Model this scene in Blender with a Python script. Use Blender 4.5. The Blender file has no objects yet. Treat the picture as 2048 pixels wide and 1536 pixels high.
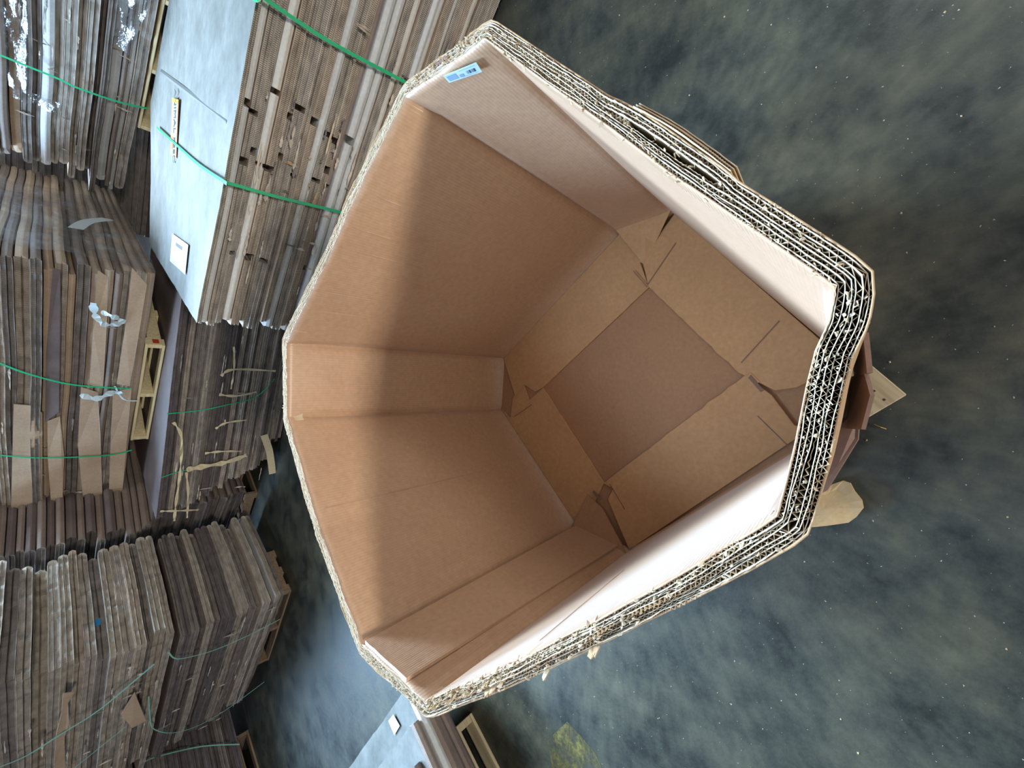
import bpy, bmesh, math, random
from mathutils import Vector, Matrix, noise

C = bpy.context.scene.collection
SC = bpy.context.scene
PI = math.pi
rnd = random.Random(11)

# ------------------------------------------------------------------ camera
cd = bpy.data.cameras.new('camera'); cam = bpy.data.objects.new('camera', cd); C.objects.link(cam)
cd.sensor_width = 36; cd.sensor_fit = 'HORIZONTAL'; cd.lens = 770.0/2048*36; cd.clip_start = .02
R = [(0.0, -0.77475825, -0.63225758), (-0.999979, 0.00409783, -0.00502142), (0.00648127, 0.6322443, -0.77474198)]
cam.matrix_world = Matrix(((R[0][0], -R[1][0], -R[2][0], 0.00378), (R[0][1], -R[1][1], -R[2][1], -0.69868),
                           (R[0][2], -R[1][2], -R[2][2], 1.77736), (0, 0, 0, 1)))
SC.camera = cam
# ------------------------------------------------------------------ world, lights, exposure
w = bpy.data.worlds.new('world'); SC.world = w; w.use_nodes = True
bg = w.node_tree.nodes['Background']; bg.inputs[0].default_value = (0.70, 0.78, 1.0, 1); bg.inputs[1].default_value = 0.30

def area(name, loc, target, sx, sy, power, col):
    l = bpy.data.lights.new(name, 'AREA'); l.shape = 'RECTANGLE'; l.size = sx; l.size_y = sy; l.energy = power; l.color = col
    o = bpy.data.objects.new(name, l); C.objects.link(o); o.location = loc
    o.rotation_euler = (Vector(target)-Vector(loc)).to_track_quat('-Z', 'Y').to_euler()
    return o
area('daylight_far_opening', (1.6, 10.5, 6.4), (0, 0, .8), 4.0, 2.2, 4900, (0.60, 0.81, 1.0))
area('daylight_behind_camera', (-0.8, -7.3, 2.72), (0, .4, 1.0), 1.5, .7, 460, (1.0, 0.95, 0.86))
area('added_cool_fill_above', (-2.2, 3.0, 7.5), (-1.2, 2.6, 0), 3.0, 2.0, 230, (0.62, 0.80, 1.0))  # unseen cool fill, added to brighten the left stacks' tops and far-left floor
area('daylight_far_left_panel', (-4.8, 8.4, 6.4), (-1.2, 1.5, 0.3), 3.6, 2.4, 2600, (0.45, 0.70, 1.0))
area('daylight_side_opening', (7.5, -3.2, 5.0), (0.8, 0.4, 0.3), 3.0, 2.0, 190, (1.0, 0.97, 0.90))
vs = SC.view_settings
vs.view_transform = 'Standard'; vs.look = 'None'; vs.gamma = 1; vs.use_curve_mapping = False; vs.exposure = 0.0

# ------------------------------------------------------------------ materials
def srgb(r, g, b):
    f = lambda c: (c/255/12.92) if c/255 <= .04045 else ((c/255+.055)/1.055)**2.4
    return (f(r), f(g), f(b), 1)

class NT:
    def __init__(s, name, rough=.8, spec=.3):
        s.m = bpy.data.materials.new(name); s.m.use_nodes = True
        s.n = s.m.node_tree.nodes; s.l = s.m.node_tree.links; s.b = s.n['Principled BSDF']
        s.b.inputs['Roughness'].default_value = rough; s.b.inputs['Specular IOR Level'].default_value = spec
        s.tc = s.n.new('ShaderNodeTexCoord')
    def node(s, t, **kw):
        x = s.n.new(t)
        for k, v in kw.items():
            if k in x.inputs: x.inputs[k].default_value = v
            else: setattr(x, k, v)
        return x
    def map(s, src='Object', scale=(1, 1, 1)):
        mp = s.n.new('ShaderNodeMapping'); mp.inputs['Scale'].default_value = scale
        s.l.new(s.tc.outputs[src], mp.inputs['Vector']); return mp.outputs['Vector']
    def noise(s, vec, scale, detail=4, rough=.6):
        x = s.node('ShaderNodeTexNoise', Scale=scale, Detail=detail, Roughness=rough); s.l.new(vec, x.inputs['Vector']); return x.outputs['Fac']
    def ramp(s, fac, stops):
        r = s.n.new('ShaderNodeValToRGB'); e = r.color_ramp.elements
        while len(e) < len(stops): e.new(.5)
        for i, (p, c) in enumerate(stops): e[i].position = p; e[i].color = c
        s.l.new(fac, r.inputs[0]); return r.outputs[0]
    def mix(s, fac, a, b, mode='MIX'):
        m = s.n.new('ShaderNodeMix'); m.data_type = 'RGBA'; m.blend_type = mode
        for i, v in ((0, fac), (6, a), (7, b)):
            if hasattr(v, 'links'): s.l.new(v, m.inputs[i])
            else: m.inputs[i].default_value = v
        return m.outputs[2]
    def bump(s, h, strength=.3, dist=.01):
        b = s.n.new('ShaderNodeBump'); b.inputs['Strength'].default_value = strength; b.inputs['Distance'].default_value = dist
        s.l.new(h, b.inputs['Height']); s.l.new(b.outputs[0], s.b.inputs['Normal'])
    def wave(s, vec, scale, dist=0.0, direction='X'):
        x = s.node('ShaderNodeTexWave', Scale=scale, Distortion=dist); x.bands_direction = direction; s.l.new(vec, x.inputs['Vector']); return x.outputs['Fac']
    def col(s, c):
        if hasattr(c, 'links'): s.l.new(c, s.b.inputs['Base Color'])
        else: s.b.inputs['Base Color'].default_value = c
        return s.m

def kraft(name, base, dark, flute=True, rough=.62, spec=.35):
    t = NT(name, rough, spec)
    v = t.map('Object')
    n1 = t.noise(v, 2.2, 5); n2 = t.noise(t.map('Object'), 60, 3)
    c = t.ramp(n1, [(.3, dark), (.7, base)])
    c = t.mix(.18, c, t.ramp(n2, [(.3, (.25, .2, .16, 1)), (.7, (1, 1, 1, 1))]), 'MULTIPLY')
    if flute:
        wv = t.wave(t.map('UV'), 37.0, .4)           # flute lines show through the liner
        c = t.mix(.10, c, t.ramp(wv, [(.2, (.55, .5, .45, 1)), (.8, (1, 1, 1, 1))]), 'MULTIPLY')
        ad = t.n.new('ShaderNodeMath'); ad.operation = 'MULTIPLY_ADD'; ad.inputs[1].default_value = .5
        t.l.new(wv, ad.inputs[0]); t.l.new(n2, ad.inputs[2]); t.bump(ad.outputs[0], .22, .0015)
    else:
        t.bump(n2, .2, .002)
    return t.col(c)

M = {}
M['kraft_wall'] = kraft('kraft_box_wall', srgb(198, 164, 133), srgb(187, 151, 121), True, .42, .6)
M['kraft_floor'] = kraft('kraft_box_floor', srgb(206, 164, 118), srgb(190, 148, 104), False, .6, .4)
M['kraft_pad'] = kraft('kraft_box_pad', srgb(180, 138, 102), srgb(166, 126, 92), False, .6, .4)
M['kraft_edge'] = kraft('kraft_torn_edge', srgb(214, 196, 168), srgb(186, 164, 134), False, .8, .2)
M['liner_pale'] = kraft('pale_liner_edge', srgb(226, 216, 198), srgb(204, 190, 166), False, .8, .2)
M['kraft_out'] = kraft('kraft_outer_face', srgb(190, 160, 126), srgb(168, 138, 106), True, .75, .2)
M['brown_flap'] = kraft('brown_torn_flap', srgb(150, 120, 104), srgb(124, 98, 86), False)
M['kraft_paper'] = kraft('kraft_loose_paper', srgb(196, 166, 122), srgb(172, 142, 100), False, .7, .3)

for k_ in ('kraft_wall',):
    b_ = M[k_].node_tree.nodes['Principled BSDF']; b_.inputs['Sheen Weight'].default_value = .42; b_.inputs['Sheen Roughness'].default_value = .35

def carton_mats():
    faces, edges = {}, {}
    for k, a, b in (('brown', (194, 176, 156), (162, 144, 126)), ('tan', (200, 176, 148), (176, 150, 126)),
                    ('grey', (214, 214, 212), (188, 188, 186)), ('dark', (124, 110, 106), (98, 86, 84)),
                    ('umber', (152, 136, 124), (122, 108, 100)), ('pale', (224, 222, 216), (202, 198, 190))):
        faces[k] = kraft('carton_face_'+k, srgb(*a), srgb(*b), True, .6, .35)
        t = NT('carton_edge_'+k, .9, .1)
        e = tuple(int(min(240, x*.62+.40*sum(a)/3)) for x in a) if k not in ('grey', 'pale') else (188, 176, 160)
        d = tuple(int(x*.52) for x in e)
        n1 = t.noise(t.map('Object', (5, 5, 12)), 2.0, 5)
        c = t.ramp(n1, [(.3, srgb(*tuple(int(x*.78) for x in e))), (.72, srgb(*tuple(min(255, int(x*1.12)) for x in e)))])
        wv = t.wave(t.map('UV', (1, 0, 0)), 36.0, .6)
        at = t.n.new('ShaderNodeAttribute'); at.attribute_name = 'flute'
        mm = t.n.new('ShaderNodeMath'); mm.operation = 'MULTIPLY'; t.l.new(wv, mm.inputs[0]); t.l.new(at.outputs['Fac'], mm.inputs[1])
        c = t.mix(mm.outputs[0], c, srgb(*d))
        t.bump(n1, .5, .004)
        edges[k] = t.col(c)
    return faces, edges
FACE, EDGE = carton_mats()

t = NT('scuffed_grey_print', .7, .25)
n1 = t.noise(t.map('Object', (1, 1.4, 1)), 2.6, 6, .7); n2 = t.noise(t.map('Object'), 14, 5)
c = t.ramp(n1, [(.28, srgb(88, 92, 88)), (.5, srgb(112, 115, 112)), (.7, srgb(130, 133, 131))])
c = t.mix(.35, c, t.ramp(n2, [(.35, (.62, .62, .6, 1)), (.6, (1, 1, 1, 1))]), 'MULTIPLY'); t.bump(n2, .25, .003)
M['grey_print'] = t.col(c)

t = NT('worn_concrete', .38, .5)
v = t.map('Object')
n1 = t.noise(v, .8, 8, .62); n2 = t.noise(v, 3.2, 8, .7); n3 = t.noise(v, 26, 6, .7)
c = t.ramp(n1, [(.30, srgb(44, 48, 46)), (.5, srgb(62, 64, 56)), (.72, srgb(80, 79, 66))])
c = t.mix(.85, c, t.ramp(n2, [(.38, (.22, .26, .28, 1)), (.47, (.60, .63, .62, 1)), (.58, (1.0, .96, .82, 1)), (.7, (1.3, 1.22, 1.0, 1))]), 'MULTIPLY')
c = t.mix(.45, c, t.ramp(n3, [(.35, (.5, .5, .5, 1)), (.6, (1, 1, 1, 1))]), 'MULTIPLY')
sp = t.ramp(t.noise(v, 90, 2, .5), [(.735, (0, 0, 0, 1)), (.76, (1, 1, 1, 1))])
c = t.mix(sp, c, srgb(150, 150, 140))
t.l.new(t.ramp(n2, [(.3, (.36,)*3+(1,)), (.7, (.58,)*3+(1,))]), t.b.inputs['Roughness'])
t.bump(n3, .25, .004)
M['floor'] = t.col(c)

def wood(name, a, b):
    t = NT(name, .7, .2)
    n = t.noise(t.map('Object', (2, 26, 26)), 1.6, 6, .6)
    t.bump(n, .3, .002)
    return t.col(t.ramp(n, [(.3, srgb(*b)), (.7, srgb(*a))]))
M['pine'] = wood('new_pine', (242, 230, 190), (216, 196, 148))
M['pine_old'] = wood('weathered_pine', (150, 128, 104), (112, 94, 78))
M['pine_grey'] = wood('dusty_pine', (186, 172, 140), (150, 134, 106))

def plain(name, c, rough=.5, spec=.4, trans=0.0):
    t = NT(name, rough, spec); t.b.inputs['Transmission Weight'].default_value = trans
    n = t.noise(t.map('Object'), 20, 3); t.bump(n, .1, .002)
    return t.col(t.mix(.15, srgb(*c), t.ramp(n, [(.3, srgb(*[int(x*.7) for x in c])), (.7, srgb(*c))])))
M['strap'] = plain('green_strapping', (40, 176, 118), .3, .6)
M['strap_pale'] = plain('pale_green_strapping', (128, 188, 172), .3, .6)
M['nail'] = plain('nail_head', (60, 50, 42), .5, .5)
M['white_paper'] = plain('white_paper', (176, 182, 182), .6, .3)
M['blue_paper'] = plain('pale_blue_sticker', (196, 228, 244), .5, .3)
M['ink'] = plain('dark_ink', (62, 86, 112), .6, .2)
M['ink_pale'] = plain('pale_ink', (138, 176, 204), .6, .2)
M['ink_grey'] = plain('grey_ink', (52, 58, 60), .6, .2)
M['orange'] = plain('orange_print', (190, 112, 50), .6, .2)
M['yellow_print'] = plain('yellow_print', (200, 160, 50), .6, .2)
M['print_ground'] = plain('print_ground', (150, 138, 122), .6, .2)
M['red'] = plain('red_stencil', (196, 74, 50), .6, .2)
M['blue_tape'] = plain('blue_tape', (44, 120, 170), .4, .4)
M['cream_strip'] = kraft('cream_torn_liner', srgb(222, 206, 168), srgb(196, 176, 138), False)
M['crease'] = plain('dull_grey_line', (96, 100, 100), .7, .2)

t = NT('clear_film', .12, .8)
tr = t.n.new('ShaderNodeBsdfTransparent'); mx = t.n.new('ShaderNodeMixShader'); gl = t.n.new('ShaderNodeBsdfGlossy')
gl.inputs['Roughness'].default_value = .16; gl.inputs['Color'].default_value = (.8, .88, .95, 1)
nz = t.noise(t.map('Object'), 9, 5, .6)
fr = t.ramp(nz, [(.42, (.16, .16, .16, 1)), (.62, (.42, .42, .42, 1))])
b_ = t.n.new('ShaderNodeBump'); b_.inputs['Strength'].default_value = .9; b_.inputs['Distance'].default_value = .03
t.l.new(nz, b_.inputs['Height']); t.l.new(b_.outputs[0], gl.inputs['Normal'])
t.l.new(fr, mx.inputs[0]); t.l.new(tr.outputs[0], mx.inputs[1]); t.l.new(gl.outputs[0], mx.inputs[2])
t.l.new(mx.outputs[0], t.n['Material Output'].inputs['Surface'])
M['film'] = t.m
t = NT('milky_film', .35, .5); t.b.inputs['Alpha'].default_value = .72
M['milky'] = t.col(srgb(206, 220, 220))
t = NT('worn_yellow_paint', .6, .3)
nz = t.noise(t.map('Object'), 11, 6, .75); nz2 = t.noise(t.map('Object'), 45, 4, .7)
t.l.new(t.ramp(nz, [(.42, (0, 0, 0, 1)), (.62, (1, 1, 1, 1))]), t.b.inputs['Alpha'])
M['yellow'] = t.col(t.ramp(nz2, [(.35, srgb(78, 76, 50)), (.65, srgb(116, 106, 54))]))

# ------------------------------------------------------------------ helpers
def mesh(name, vs_, fs, mats, parent=None, mi=None, uv=None, smooth=False):
    me = bpy.data.meshes.new(name); me.from_pydata(vs_, [], fs)
    for m in (mats if isinstance(mats, (list, tuple)) else [mats]): me.materials.append(m)
    if mi: me.polygons.foreach_set('material_index', mi)
    if smooth: me.polygons.foreach_set('use_smooth', [True]*len(fs))
    if uv:
        ul = me.uv_layers.new(name='UVMap')
        idx = [0]*len(me.loops); me.loops.foreach_get('vertex_index', idx)
        flat = []
        for i in idx: flat += uv[i]
        ul.data.foreach_set('uv', flat)
    me.update()
    o = bpy.data.objects.new(name, me); C.objects.link(o)
    if parent: o.parent = parent
    return o

def tag(o, label=None, cat=None, group=None, kind=None):
    if label: o['label'] = label
    if cat: o['category'] = cat
    if group: o['group'] = group
    if kind: o['kind'] = kind
    return o

def thing(name, label, cat, loc=(0, 0, 0), rz=0, group=None):
    o = bpy.data.objects.new(name, None); C.objects.link(o); o.location = loc; o.rotation_euler = (0, 0, rz)
    return tag(o, label, cat, group)

def box_geo(x0, x1, y0, y1, z0, z1, bev=.004):
    bm = bmesh.new(); bmesh.ops.create_cube(bm, size=1)
    for v in bm.verts:
        v.co = Vector(((x0+x1)/2+v.co.x*(x1-x0), (y0+y1)/2+v.co.y*(y1-y0), (z0+z1)/2+v.co.z*(z1-z0)))
    if bev: bmesh.ops.bevel(bm, geom=bm.edges[:], offset=bev, segments=1, affect='EDGES')
    return bm
def bobj(name, bm, m, parent=None):
    me = bpy.data.meshes.new(name); bm.to_mesh(me); bm.free(); me.materials.append(m)
    o = bpy.data.objects.new(name, me); C.objects.link(o)
    if parent: o.parent = parent
    return o
def xy(p): return Vector((p[0], p[1]))

# ------------------------------------------------------------------ floor
S = 14
fl = mesh('floor', [(-S, -S, 0), (S, -S, 0), (S, S+4, 0), (-S, S+4, 0)], [(0, 1, 2, 3)], M['floor']); fl['kind'] = 'structure'

# ------------------------------------------------------------------ pallets
def pallet(label, origin, ux, wx, wy, z0, mat, n_top=7, old=False, top_gap=None, name='pallet'):
    """origin = one corner, ux = direction (deg) of the stringers' width axis; deck boards run along x, stringers along y."""
    t = thing(name, label, 'pallet', (origin[0], origin[1], z0), math.radians(ux))
    bw = .09; k = 0
    for i in range(n_top):
        yy = i*(wy-bw)/(n_top-1)
        bw2 = bw*(1.25 if i in (0, n_top-1) else 1)
        y0 = yy if i < n_top-1 else wy-bw2
        o = bobj('deck_board', box_geo(0, wx, y0, y0+bw2, .118, .14, .003), mat, t)
        if i in (0, n_top-1):
            for xx in (.02, .055, wx-.055, wx-.02):
                n = bobj('nail', box_geo(xx-.003, xx+.003, y0+bw2*.4, y0+bw2*.4+.006, .139, .1408, 0), M['nail'], o)
    for xx in (0, wx/2-.02, wx-.04):
        bobj('stringer', box_geo(xx, xx+.04, .005, wy-.005, .02, .118, .003), mat, t)
    for y0 in (0, wy/2-.05, wy-.1):
        bobj('bottom_board', box_geo(0, wx, y0, y0+.1, 0, .02, .002), mat, t)
    return t

# ------------------------------------------------------------------ the big octagonal box
H = 1.25; Z0 = .15
rim_pts = [('A', .669, .047), ('B', .659, -.203), (0, .498, -.349), (0, .374, -.462), (0, .288, -.537), (0, .194, -.626), (0, .127, -.689),
           ('C', .109, -.705), (0, .095, -.704), (0, .074, -.701), (0, .043, -.689), (0, .005, -.681), (0, -.061, -.671),
           (0, -.101, -.663), ('D', -.142, -.654), (0, -.153, -.644), (0, -.183, -.613), (0, -.255, -.535), (0, -.357, -.418),
           (0, -.471, -.284), (0, -.558, -.177), ('E', -.674, -.026), ('F', -.660, .229), (0, -.571, .318), (0, -.422, .467),
           (0, -.263, .587), ('G', -.100, .722), ('H', .150, .712), (0, .330, .488), (0, .488, .297)]
bot_pts = {'A': (.683, .008), 'B': (.70, -.225), 'C': (.120, -.722), 'D': (-.150, -.682), 'E': (-.700, -.038), 'F': (-.660, .226), 'G': (-.122, .705), 'H': (.158, .682)}

def build_path(step):
    """closed list of samples: (top xy, bottom xy, arc length, panel index) going A->B->...->A"""
    pts = rim_pts+[rim_pts[0]]; order = 'ABCDEFGHA'
    res = []; s = 0; cor = [i for i, p in enumerate(pts) if p[0]]
    for k in range(8):
        seg = [xy(p[1:]) for p in pts[cor[k]:cor[k+1]+1]]
        L = [0]
        for a, b in zip(seg, seg[1:]): L.append(L[-1]+(b-a).length)
        n = max(3, round(L[-1]/step)); b0, b1 = xy(bot_pts[order[k]]), xy(bot_pts[order[k+1]])
        for i in range(n):
            f = L[-1]*i/n; j = max(q for q in range(len(L)-1) if L[q] <= f+1e-9)
            tp = seg[j].lerp(seg[j+1], (f-L[j])/(L[j+1]-L[j])); res.append([tp, b0.lerp(b1, i/n), s+f, k, i == 0])
        s += L[-1]
    return res, s
def normals(ps):
    n = len(ps); out = []
    for i in range(n):
        d = ps[(i+1) % n]-ps[i-1]
        out.append(Vector((-d.y, d.x)).normalized())
    return out
def fbm(x, y=0, z=0): return noise.noise(Vector((x, y, z)))

box = thing('octagonal_bulk_box', 'huge open octagonal kraft bulk box with thick ragged multi-wall rim, standing on a pallet', 'box', (0, 0, 0))
FL_N = 7                       # fluted layers in the wall
def thick(s, L):               # local wall thickness: 30 mm, a little fatter on the two near sides
    return .031+.004*fbm(s*2.3, 5)
PATH, PL = build_path(.010)
TOPN = normals([p[0] for p in PATH]); BOTN = normals([p[1] for p in PATH])
ctr = Vector((0, 0))
sgn = 1 if TOPN[0].dot(PATH[0][0]) > 0 else -1
TOPN = [n*sgn for n in TOPN]; BOTN = [n*sgn for n in BOTN]
corner_s = [p[2] for p in PATH if p[4]]
def bulge(i):                  # outer plies that have come away on side B-C
    s = PATH[i][2]; a, b = corner_s[1]+.34, corner_s[1]+.58
    if a < s < b: return .006*math.sin(PI*(s-a)/(b-a))**.6
    return 0
def side_of(i): return PATH[i][3]
def rim_z(i, layer):
    s = PATH[i][2]; k = side_of(i)
    rough = {0: .004, 1: .003, 2: .006, 3: .006, 4: .004, 5: .004, 6: .003, 7: .004}[k]
    z = H + rough*fbm(s*14, layer*7.1) + .5*rough*fbm(s*55, layer*3.3, 2)
    z += .006*fbm(s*3.1, 9)
    if k == 3 and layer >= 4:
        f = (s-corner_s[3])/(corner_s[4]-corner_s[3]); z -= .012*max(0, math.sin(PI*f))
    if k == 2 and layer <= 1: z -= .012*max(0, fbm(s*9, 3.3)+.2)
    if k == 3 and layer <= 1: z -= .018*max(0, fbm(s*12, 8.3)+.1)
    return z
def wall_pt(i, d, z, layer_b=0):
    """point of the wall at height z, d outwards from the inner face"""
    f = (z-Z0)/(H-Z0); tp, bp = PATH[i][0], PATH[i][1]
    n = (BOTN[i].lerp(TOPN[i], f)).normalized(); p = bp.lerp(tp, f)
    k = side_of(i); s = PATH[i][2]
    bow = .006*math.sin(PI*min(1, max(0, f)))*fbm(s*1.1+k*3, 2.2, f*1.5)
    cs = min(abs(s-c) for c in corner_s+[PL])
    groove = .013*math.exp(-(cs/.010)**2)*max(0, min(1, (1.215-z)/.07))*min(1, .3+(z-Z0)*4)
    # outer face swells a little below the crushed rim on the side nearest the camera
    swell = 0
    if k in (2,) and d > .02: swell = .007*math.sin(PI*min(1, max(0, (H-z)/.55))*.5) if z < H else 0
    return p+n*(d+bow+(groove if d < .004 else 0)+swell+(layer_b))

zs = [Z0-.0, Z0+.15, Z0+.32, Z0+.5, Z0+.66, Z0+.8, Z0+.92, Z0+1.0, Z0+1.05, Z0+1.08]
names8 = ['label panel', 'right near panel', 'near panel', 'left near panel', 'seam panel', 'left far panel', 'far panel', 'right far panel']
N = len(PATH)
for k in range(8):
    idx = [i for i in range(N) if side_of(i) == k]; idx.append((idx[-1]+1) % N)
    sub = idx[:]
    if sub[-1] != idx[-1]: sub.append(idx[-1])
    def top(i, l): return rim_z(i, l)
    vs_, fs, uv = [], [], []
    col = len(zs)+1
    # each wall panel: inner face up to its ragged lip, over the lip, down into the crushed core; then outer face
    for which in ('in', 'out'):
        base = len(vs_)
        for i in sub:
            T = .033; d0, d1 = (0, .0022) if which == 'in' else (T, T-.0022); lb = bulge(i) if which == 'out' else 0
            tz = rim_z(i, 0 if which == 'in' else FL_N)
            for z in zs+[tz]:
                p = wall_pt(i, d0, z, lb*max(0, (z-1.0)/.25)); vs_.append((p.x, p.y, z)); uv.append((PATH[i][2], z))
            p = wall_pt(i, d1, tz, lb); vs_.append((p.x, p.y, tz)); uv.append((PATH[i][2], tz))
            p = wall_pt(i, d1, H-.06, 0 if which == 'in' else lb*.7); vs_.append((p.x, p.y, H-.06)); uv.append((PATH[i][2], H-.06))
        cc = len(zs)+3
        for a in range(len(sub)-1):
            for b in range(cc-1):
                q = (base+a*cc+b, base+(a+1)*cc+b, base+(a+1)*cc+b+1, base+a*cc+b+1)
                fs.append(q if which == 'out' else q[::-1])
        if which == 'in': in_last = [base+a*cc+cc-1 for a in range(len(sub))]; in_low = [base+a*cc for a in range(len(sub))]
        else: out_last = [base+a*cc+cc-1 for a in range(len(sub))]; out_low = [base+a*cc for a in range(len(sub))]
    for a in range(len(sub)-1):
        fs.append((in_last[a], in_last[a+1], out_last[a+1], out_last[a])); fs.append((out_low[a], out_low[a+1], in_low[a+1], in_low[a]))
    mi = [0 if len(fs) and j < (len(sub)-1)*(len(zs)+2) else 1 for j in range(len(fs))]
    mesh('wall_panel', vs_, fs, [M['kraft_wall'], M['kraft_out']], box, mi, uv, True)

# liners and flutes of the rim, thin paper seen edge-on
FP, FPL = build_path(.0042)
FPT = normals([p[0] for p in FP]); FPT = [n*sgn for n in FPT]
def rim_at(s, d, lb_on, layer):
    return None
cs_ = corner_s
def near_i(s):
    return min(N-1, max(0, int(s/PL*N)))
# map fine samples to coarse index by arc length
jj = 0; fine2coarse = []
for p in FP:
    while jj < N-1 and PATH[jj+1][2] <= p[2]: jj += 1
    fine2coarse.append(jj)
SC_W = {0: .84, 1: 1.0, 2: 1.06, 3: .98, 4: .84, 5: .8, 6: .8, 7: .8}
def ring_pt(i, lay_d, z):
    n = FPT[i]; f = (z-Z0)/(H-Z0); p = FP[i][1].lerp(FP[i][0], f); c = fine2coarse[i]
    out = bulge(c)*(1 if lay_d > .52 else 0)
    wob = (.0030*fbm(FP[i][2]*9, lay_d*4)+.0012*fbm(FP[i][2]*34, lay_d*7)) if .05 < lay_d < .95 else 0
    return p+n*(lay_d*.033+out+wob)
def ribbon(name, mat, layer_fn, zt_fn, depth, zig=None, parent=box):
    vs_, fs = [], []
    n = len(FP)
    for i in range(n):
        ld = layer_fn(i); zt = zt_fn(i)
        for z in (zt, zt-depth):
            p = ring_pt(i, ld, z); vs_.append((p.x, p.y, z))
    for i in range(n):
        j = (i+1) % n
        fs.append((2*i, 2*j, 2*j+1, 2*i+1))
    return vs_, fs
def fine_z(i, layer): return rim_z(fine2coarse[i], layer)+.0025*fbm(FP[i][2]*120, layer*5.7)
for L in range(1, FL_N):
    vs_, fs = ribbon('liner', None, lambda i: L/FL_N, lambda i: fine_z(i, L)+.001, .045)
    n = len(vs_)
    # give the paper a thickness
    o = mesh('liner', vs_, fs, M['liner_pale'], box)
    md = o.modifiers.new('t', 'SOLIDIFY'); md.thickness = .0009; md.offset = 0
for L in range(FL_N):
    def zig(i, L=L):
        ph = FP[i][2]/.0085*PI*2 + L*1.3 + 2.0*fbm(FP[i][2]*6, L*2.2)
        return (L+.5)/FL_N + .46/FL_N*max(-1, min(1, 1.5*math.sin(ph)))
    vs_, fs = ribbon('flute', None, zig, lambda i: fine_z(i, L+.5)-.0015, .05)
    o = mesh('corrugated_core', vs_, fs, M['kraft_edge'], box)
    md = o.modifiers.new('t', 'SOLIDIFY'); md.thickness = .0007; md.offset = 0
    o['kind'] = 'stuff'

# crushed tufts along the ragged lips
def tufts(name, s0, s1, n, d0, d1, zr, size, mat, seed):
    r = random.Random(seed); vs_, fs = [], []
    for _ in range(n):
        s = r.uniform(s0, s1); i = min(range(0, len(FP)), key=lambda q: abs(FP[q][2]-s)) if n < 60 else int(r.uniform(0, 1)*0+near(s))
        p = FP[i][0]; nn = FPT[i]; tt = Vector((-nn.y, nn.x))
        c = Vector((*(p+nn*r.uniform(d0, d1)), H+r.uniform(*zr)))
        a = Vector((tt.x, tt.y, 0))*r.uniform(.3, 1)+Vector((nn.x, nn.y, 0))*r.uniform(-.8, .8); b = Vector((r.uniform(-.5, .5), r.uniform(-.5, .5), 1))
        sz = size*r.uniform(.4, 1.2); k0 = len(vs_)
        a = a.normalized()*sz; b = b.normalized()*sz*r.uniform(.6, 1.4)
        for q in (c-a*.5-b*.8, c+a*.5-b*.8, c+a*.6*r.uniform(.2, 1)+b*.4, c+b*.7, c-a*.5*r.uniform(.2, 1)+b*.3): vs_.append(tuple(q))
        fs.append((k0, k0+1, k0+2, k0+3, k0+4))
    o = mesh(name, vs_, fs, mat, box); md = o.modifiers.new('t', 'SOLIDIFY'); md.thickness = .0009; o['kind'] = 'stuff'
FS = [p[2] for p in FP]
import bisect
def near(s): return min(len(FS)-1, bisect.bisect_left(FS, s % PL))
tufts('torn_paper_tufts', cs_[3]+.46, cs_[4]-.01, 240, .0, .018, (-.004, .004), .008, M['kraft_edge'], 3)
tufts('torn_paper_tufts', cs_[3], cs_[4], 220, -.001, .03, (-.004, .004), .006, M['liner_pale'], 4)
tufts('torn_paper_tufts', cs_[4], cs_[5], 260, .006, .03, (-.003, .003), .005, M['liner_pale'], 5)
tufts('torn_paper_tufts', cs_[1], cs_[2], 200, -.002, .03, (-.004, .003), .006, M['kraft_edge'], 6)
tufts('torn_paper_tufts', cs_[2], cs_[3], 80, .006, .028, (-.003, .003), .005, M['liner_pale'], 7)
tufts('torn_paper_tufts', cs_[0], cs_[1], 260, .004, .028, (-.003, .003), .0055, M['kraft_edge'], 8)
tufts('torn_paper_tufts', cs_[5], PL, 420, .002, .027, (-.003, .0015), .004, M['liner_pale'], 9)

def scrap(name, pts, mat, parent, th=.0015, label=None):
    """a folded scrap of board: closed 3D polygon fan with thickness"""
    c = Vector((0, 0, 0))
    for p in pts: c += Vector(p)
    c /= len(pts); vs_ = [tuple(c)]+[tuple(p) for p in pts]; n = len(pts)
    o = mesh(name, vs_, [(0, 1+i, 1+(i+1) % n) for i in range(n)], mat, parent); md = o.modifiers.new('t', 'SOLIDIFY'); md.thickness = th
    if label: o['label'] = label
    return o
def rim3(s, d, z):
    i = near(s); p = FP[i][0]+FPT[i]*d; return (p.x, p.y, z)
# torn chunks of rim board (lower left side, near side, right side)
for (s, d, sc_, mt) in ((cs_[3]+.60, .022, .010, 'kraft_out'), (cs_[3]+.45, .034, .006, 'kraft_edge'), (cs_[3]+.34, .034, .008, 'kraft_out'),
                        (cs_[1]-.13, .014, .012, 'brown_flap')):
    r = random.Random(int(s*1000))
    for q in range(3):
        ds = r.uniform(-.012, .012)
        scrap('torn_scrap', [rim3(s+ds-sc_, d, H-.008), rim3(s+ds-sc_*.5, d+.004, H+.002), rim3(s+ds+sc_*.3, d+.007, H+.005), rim3(s+ds+sc_, d+.003, H-.001), rim3(s+ds+sc_*.6, d-.003, H-.01)], M[mt], box)
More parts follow.
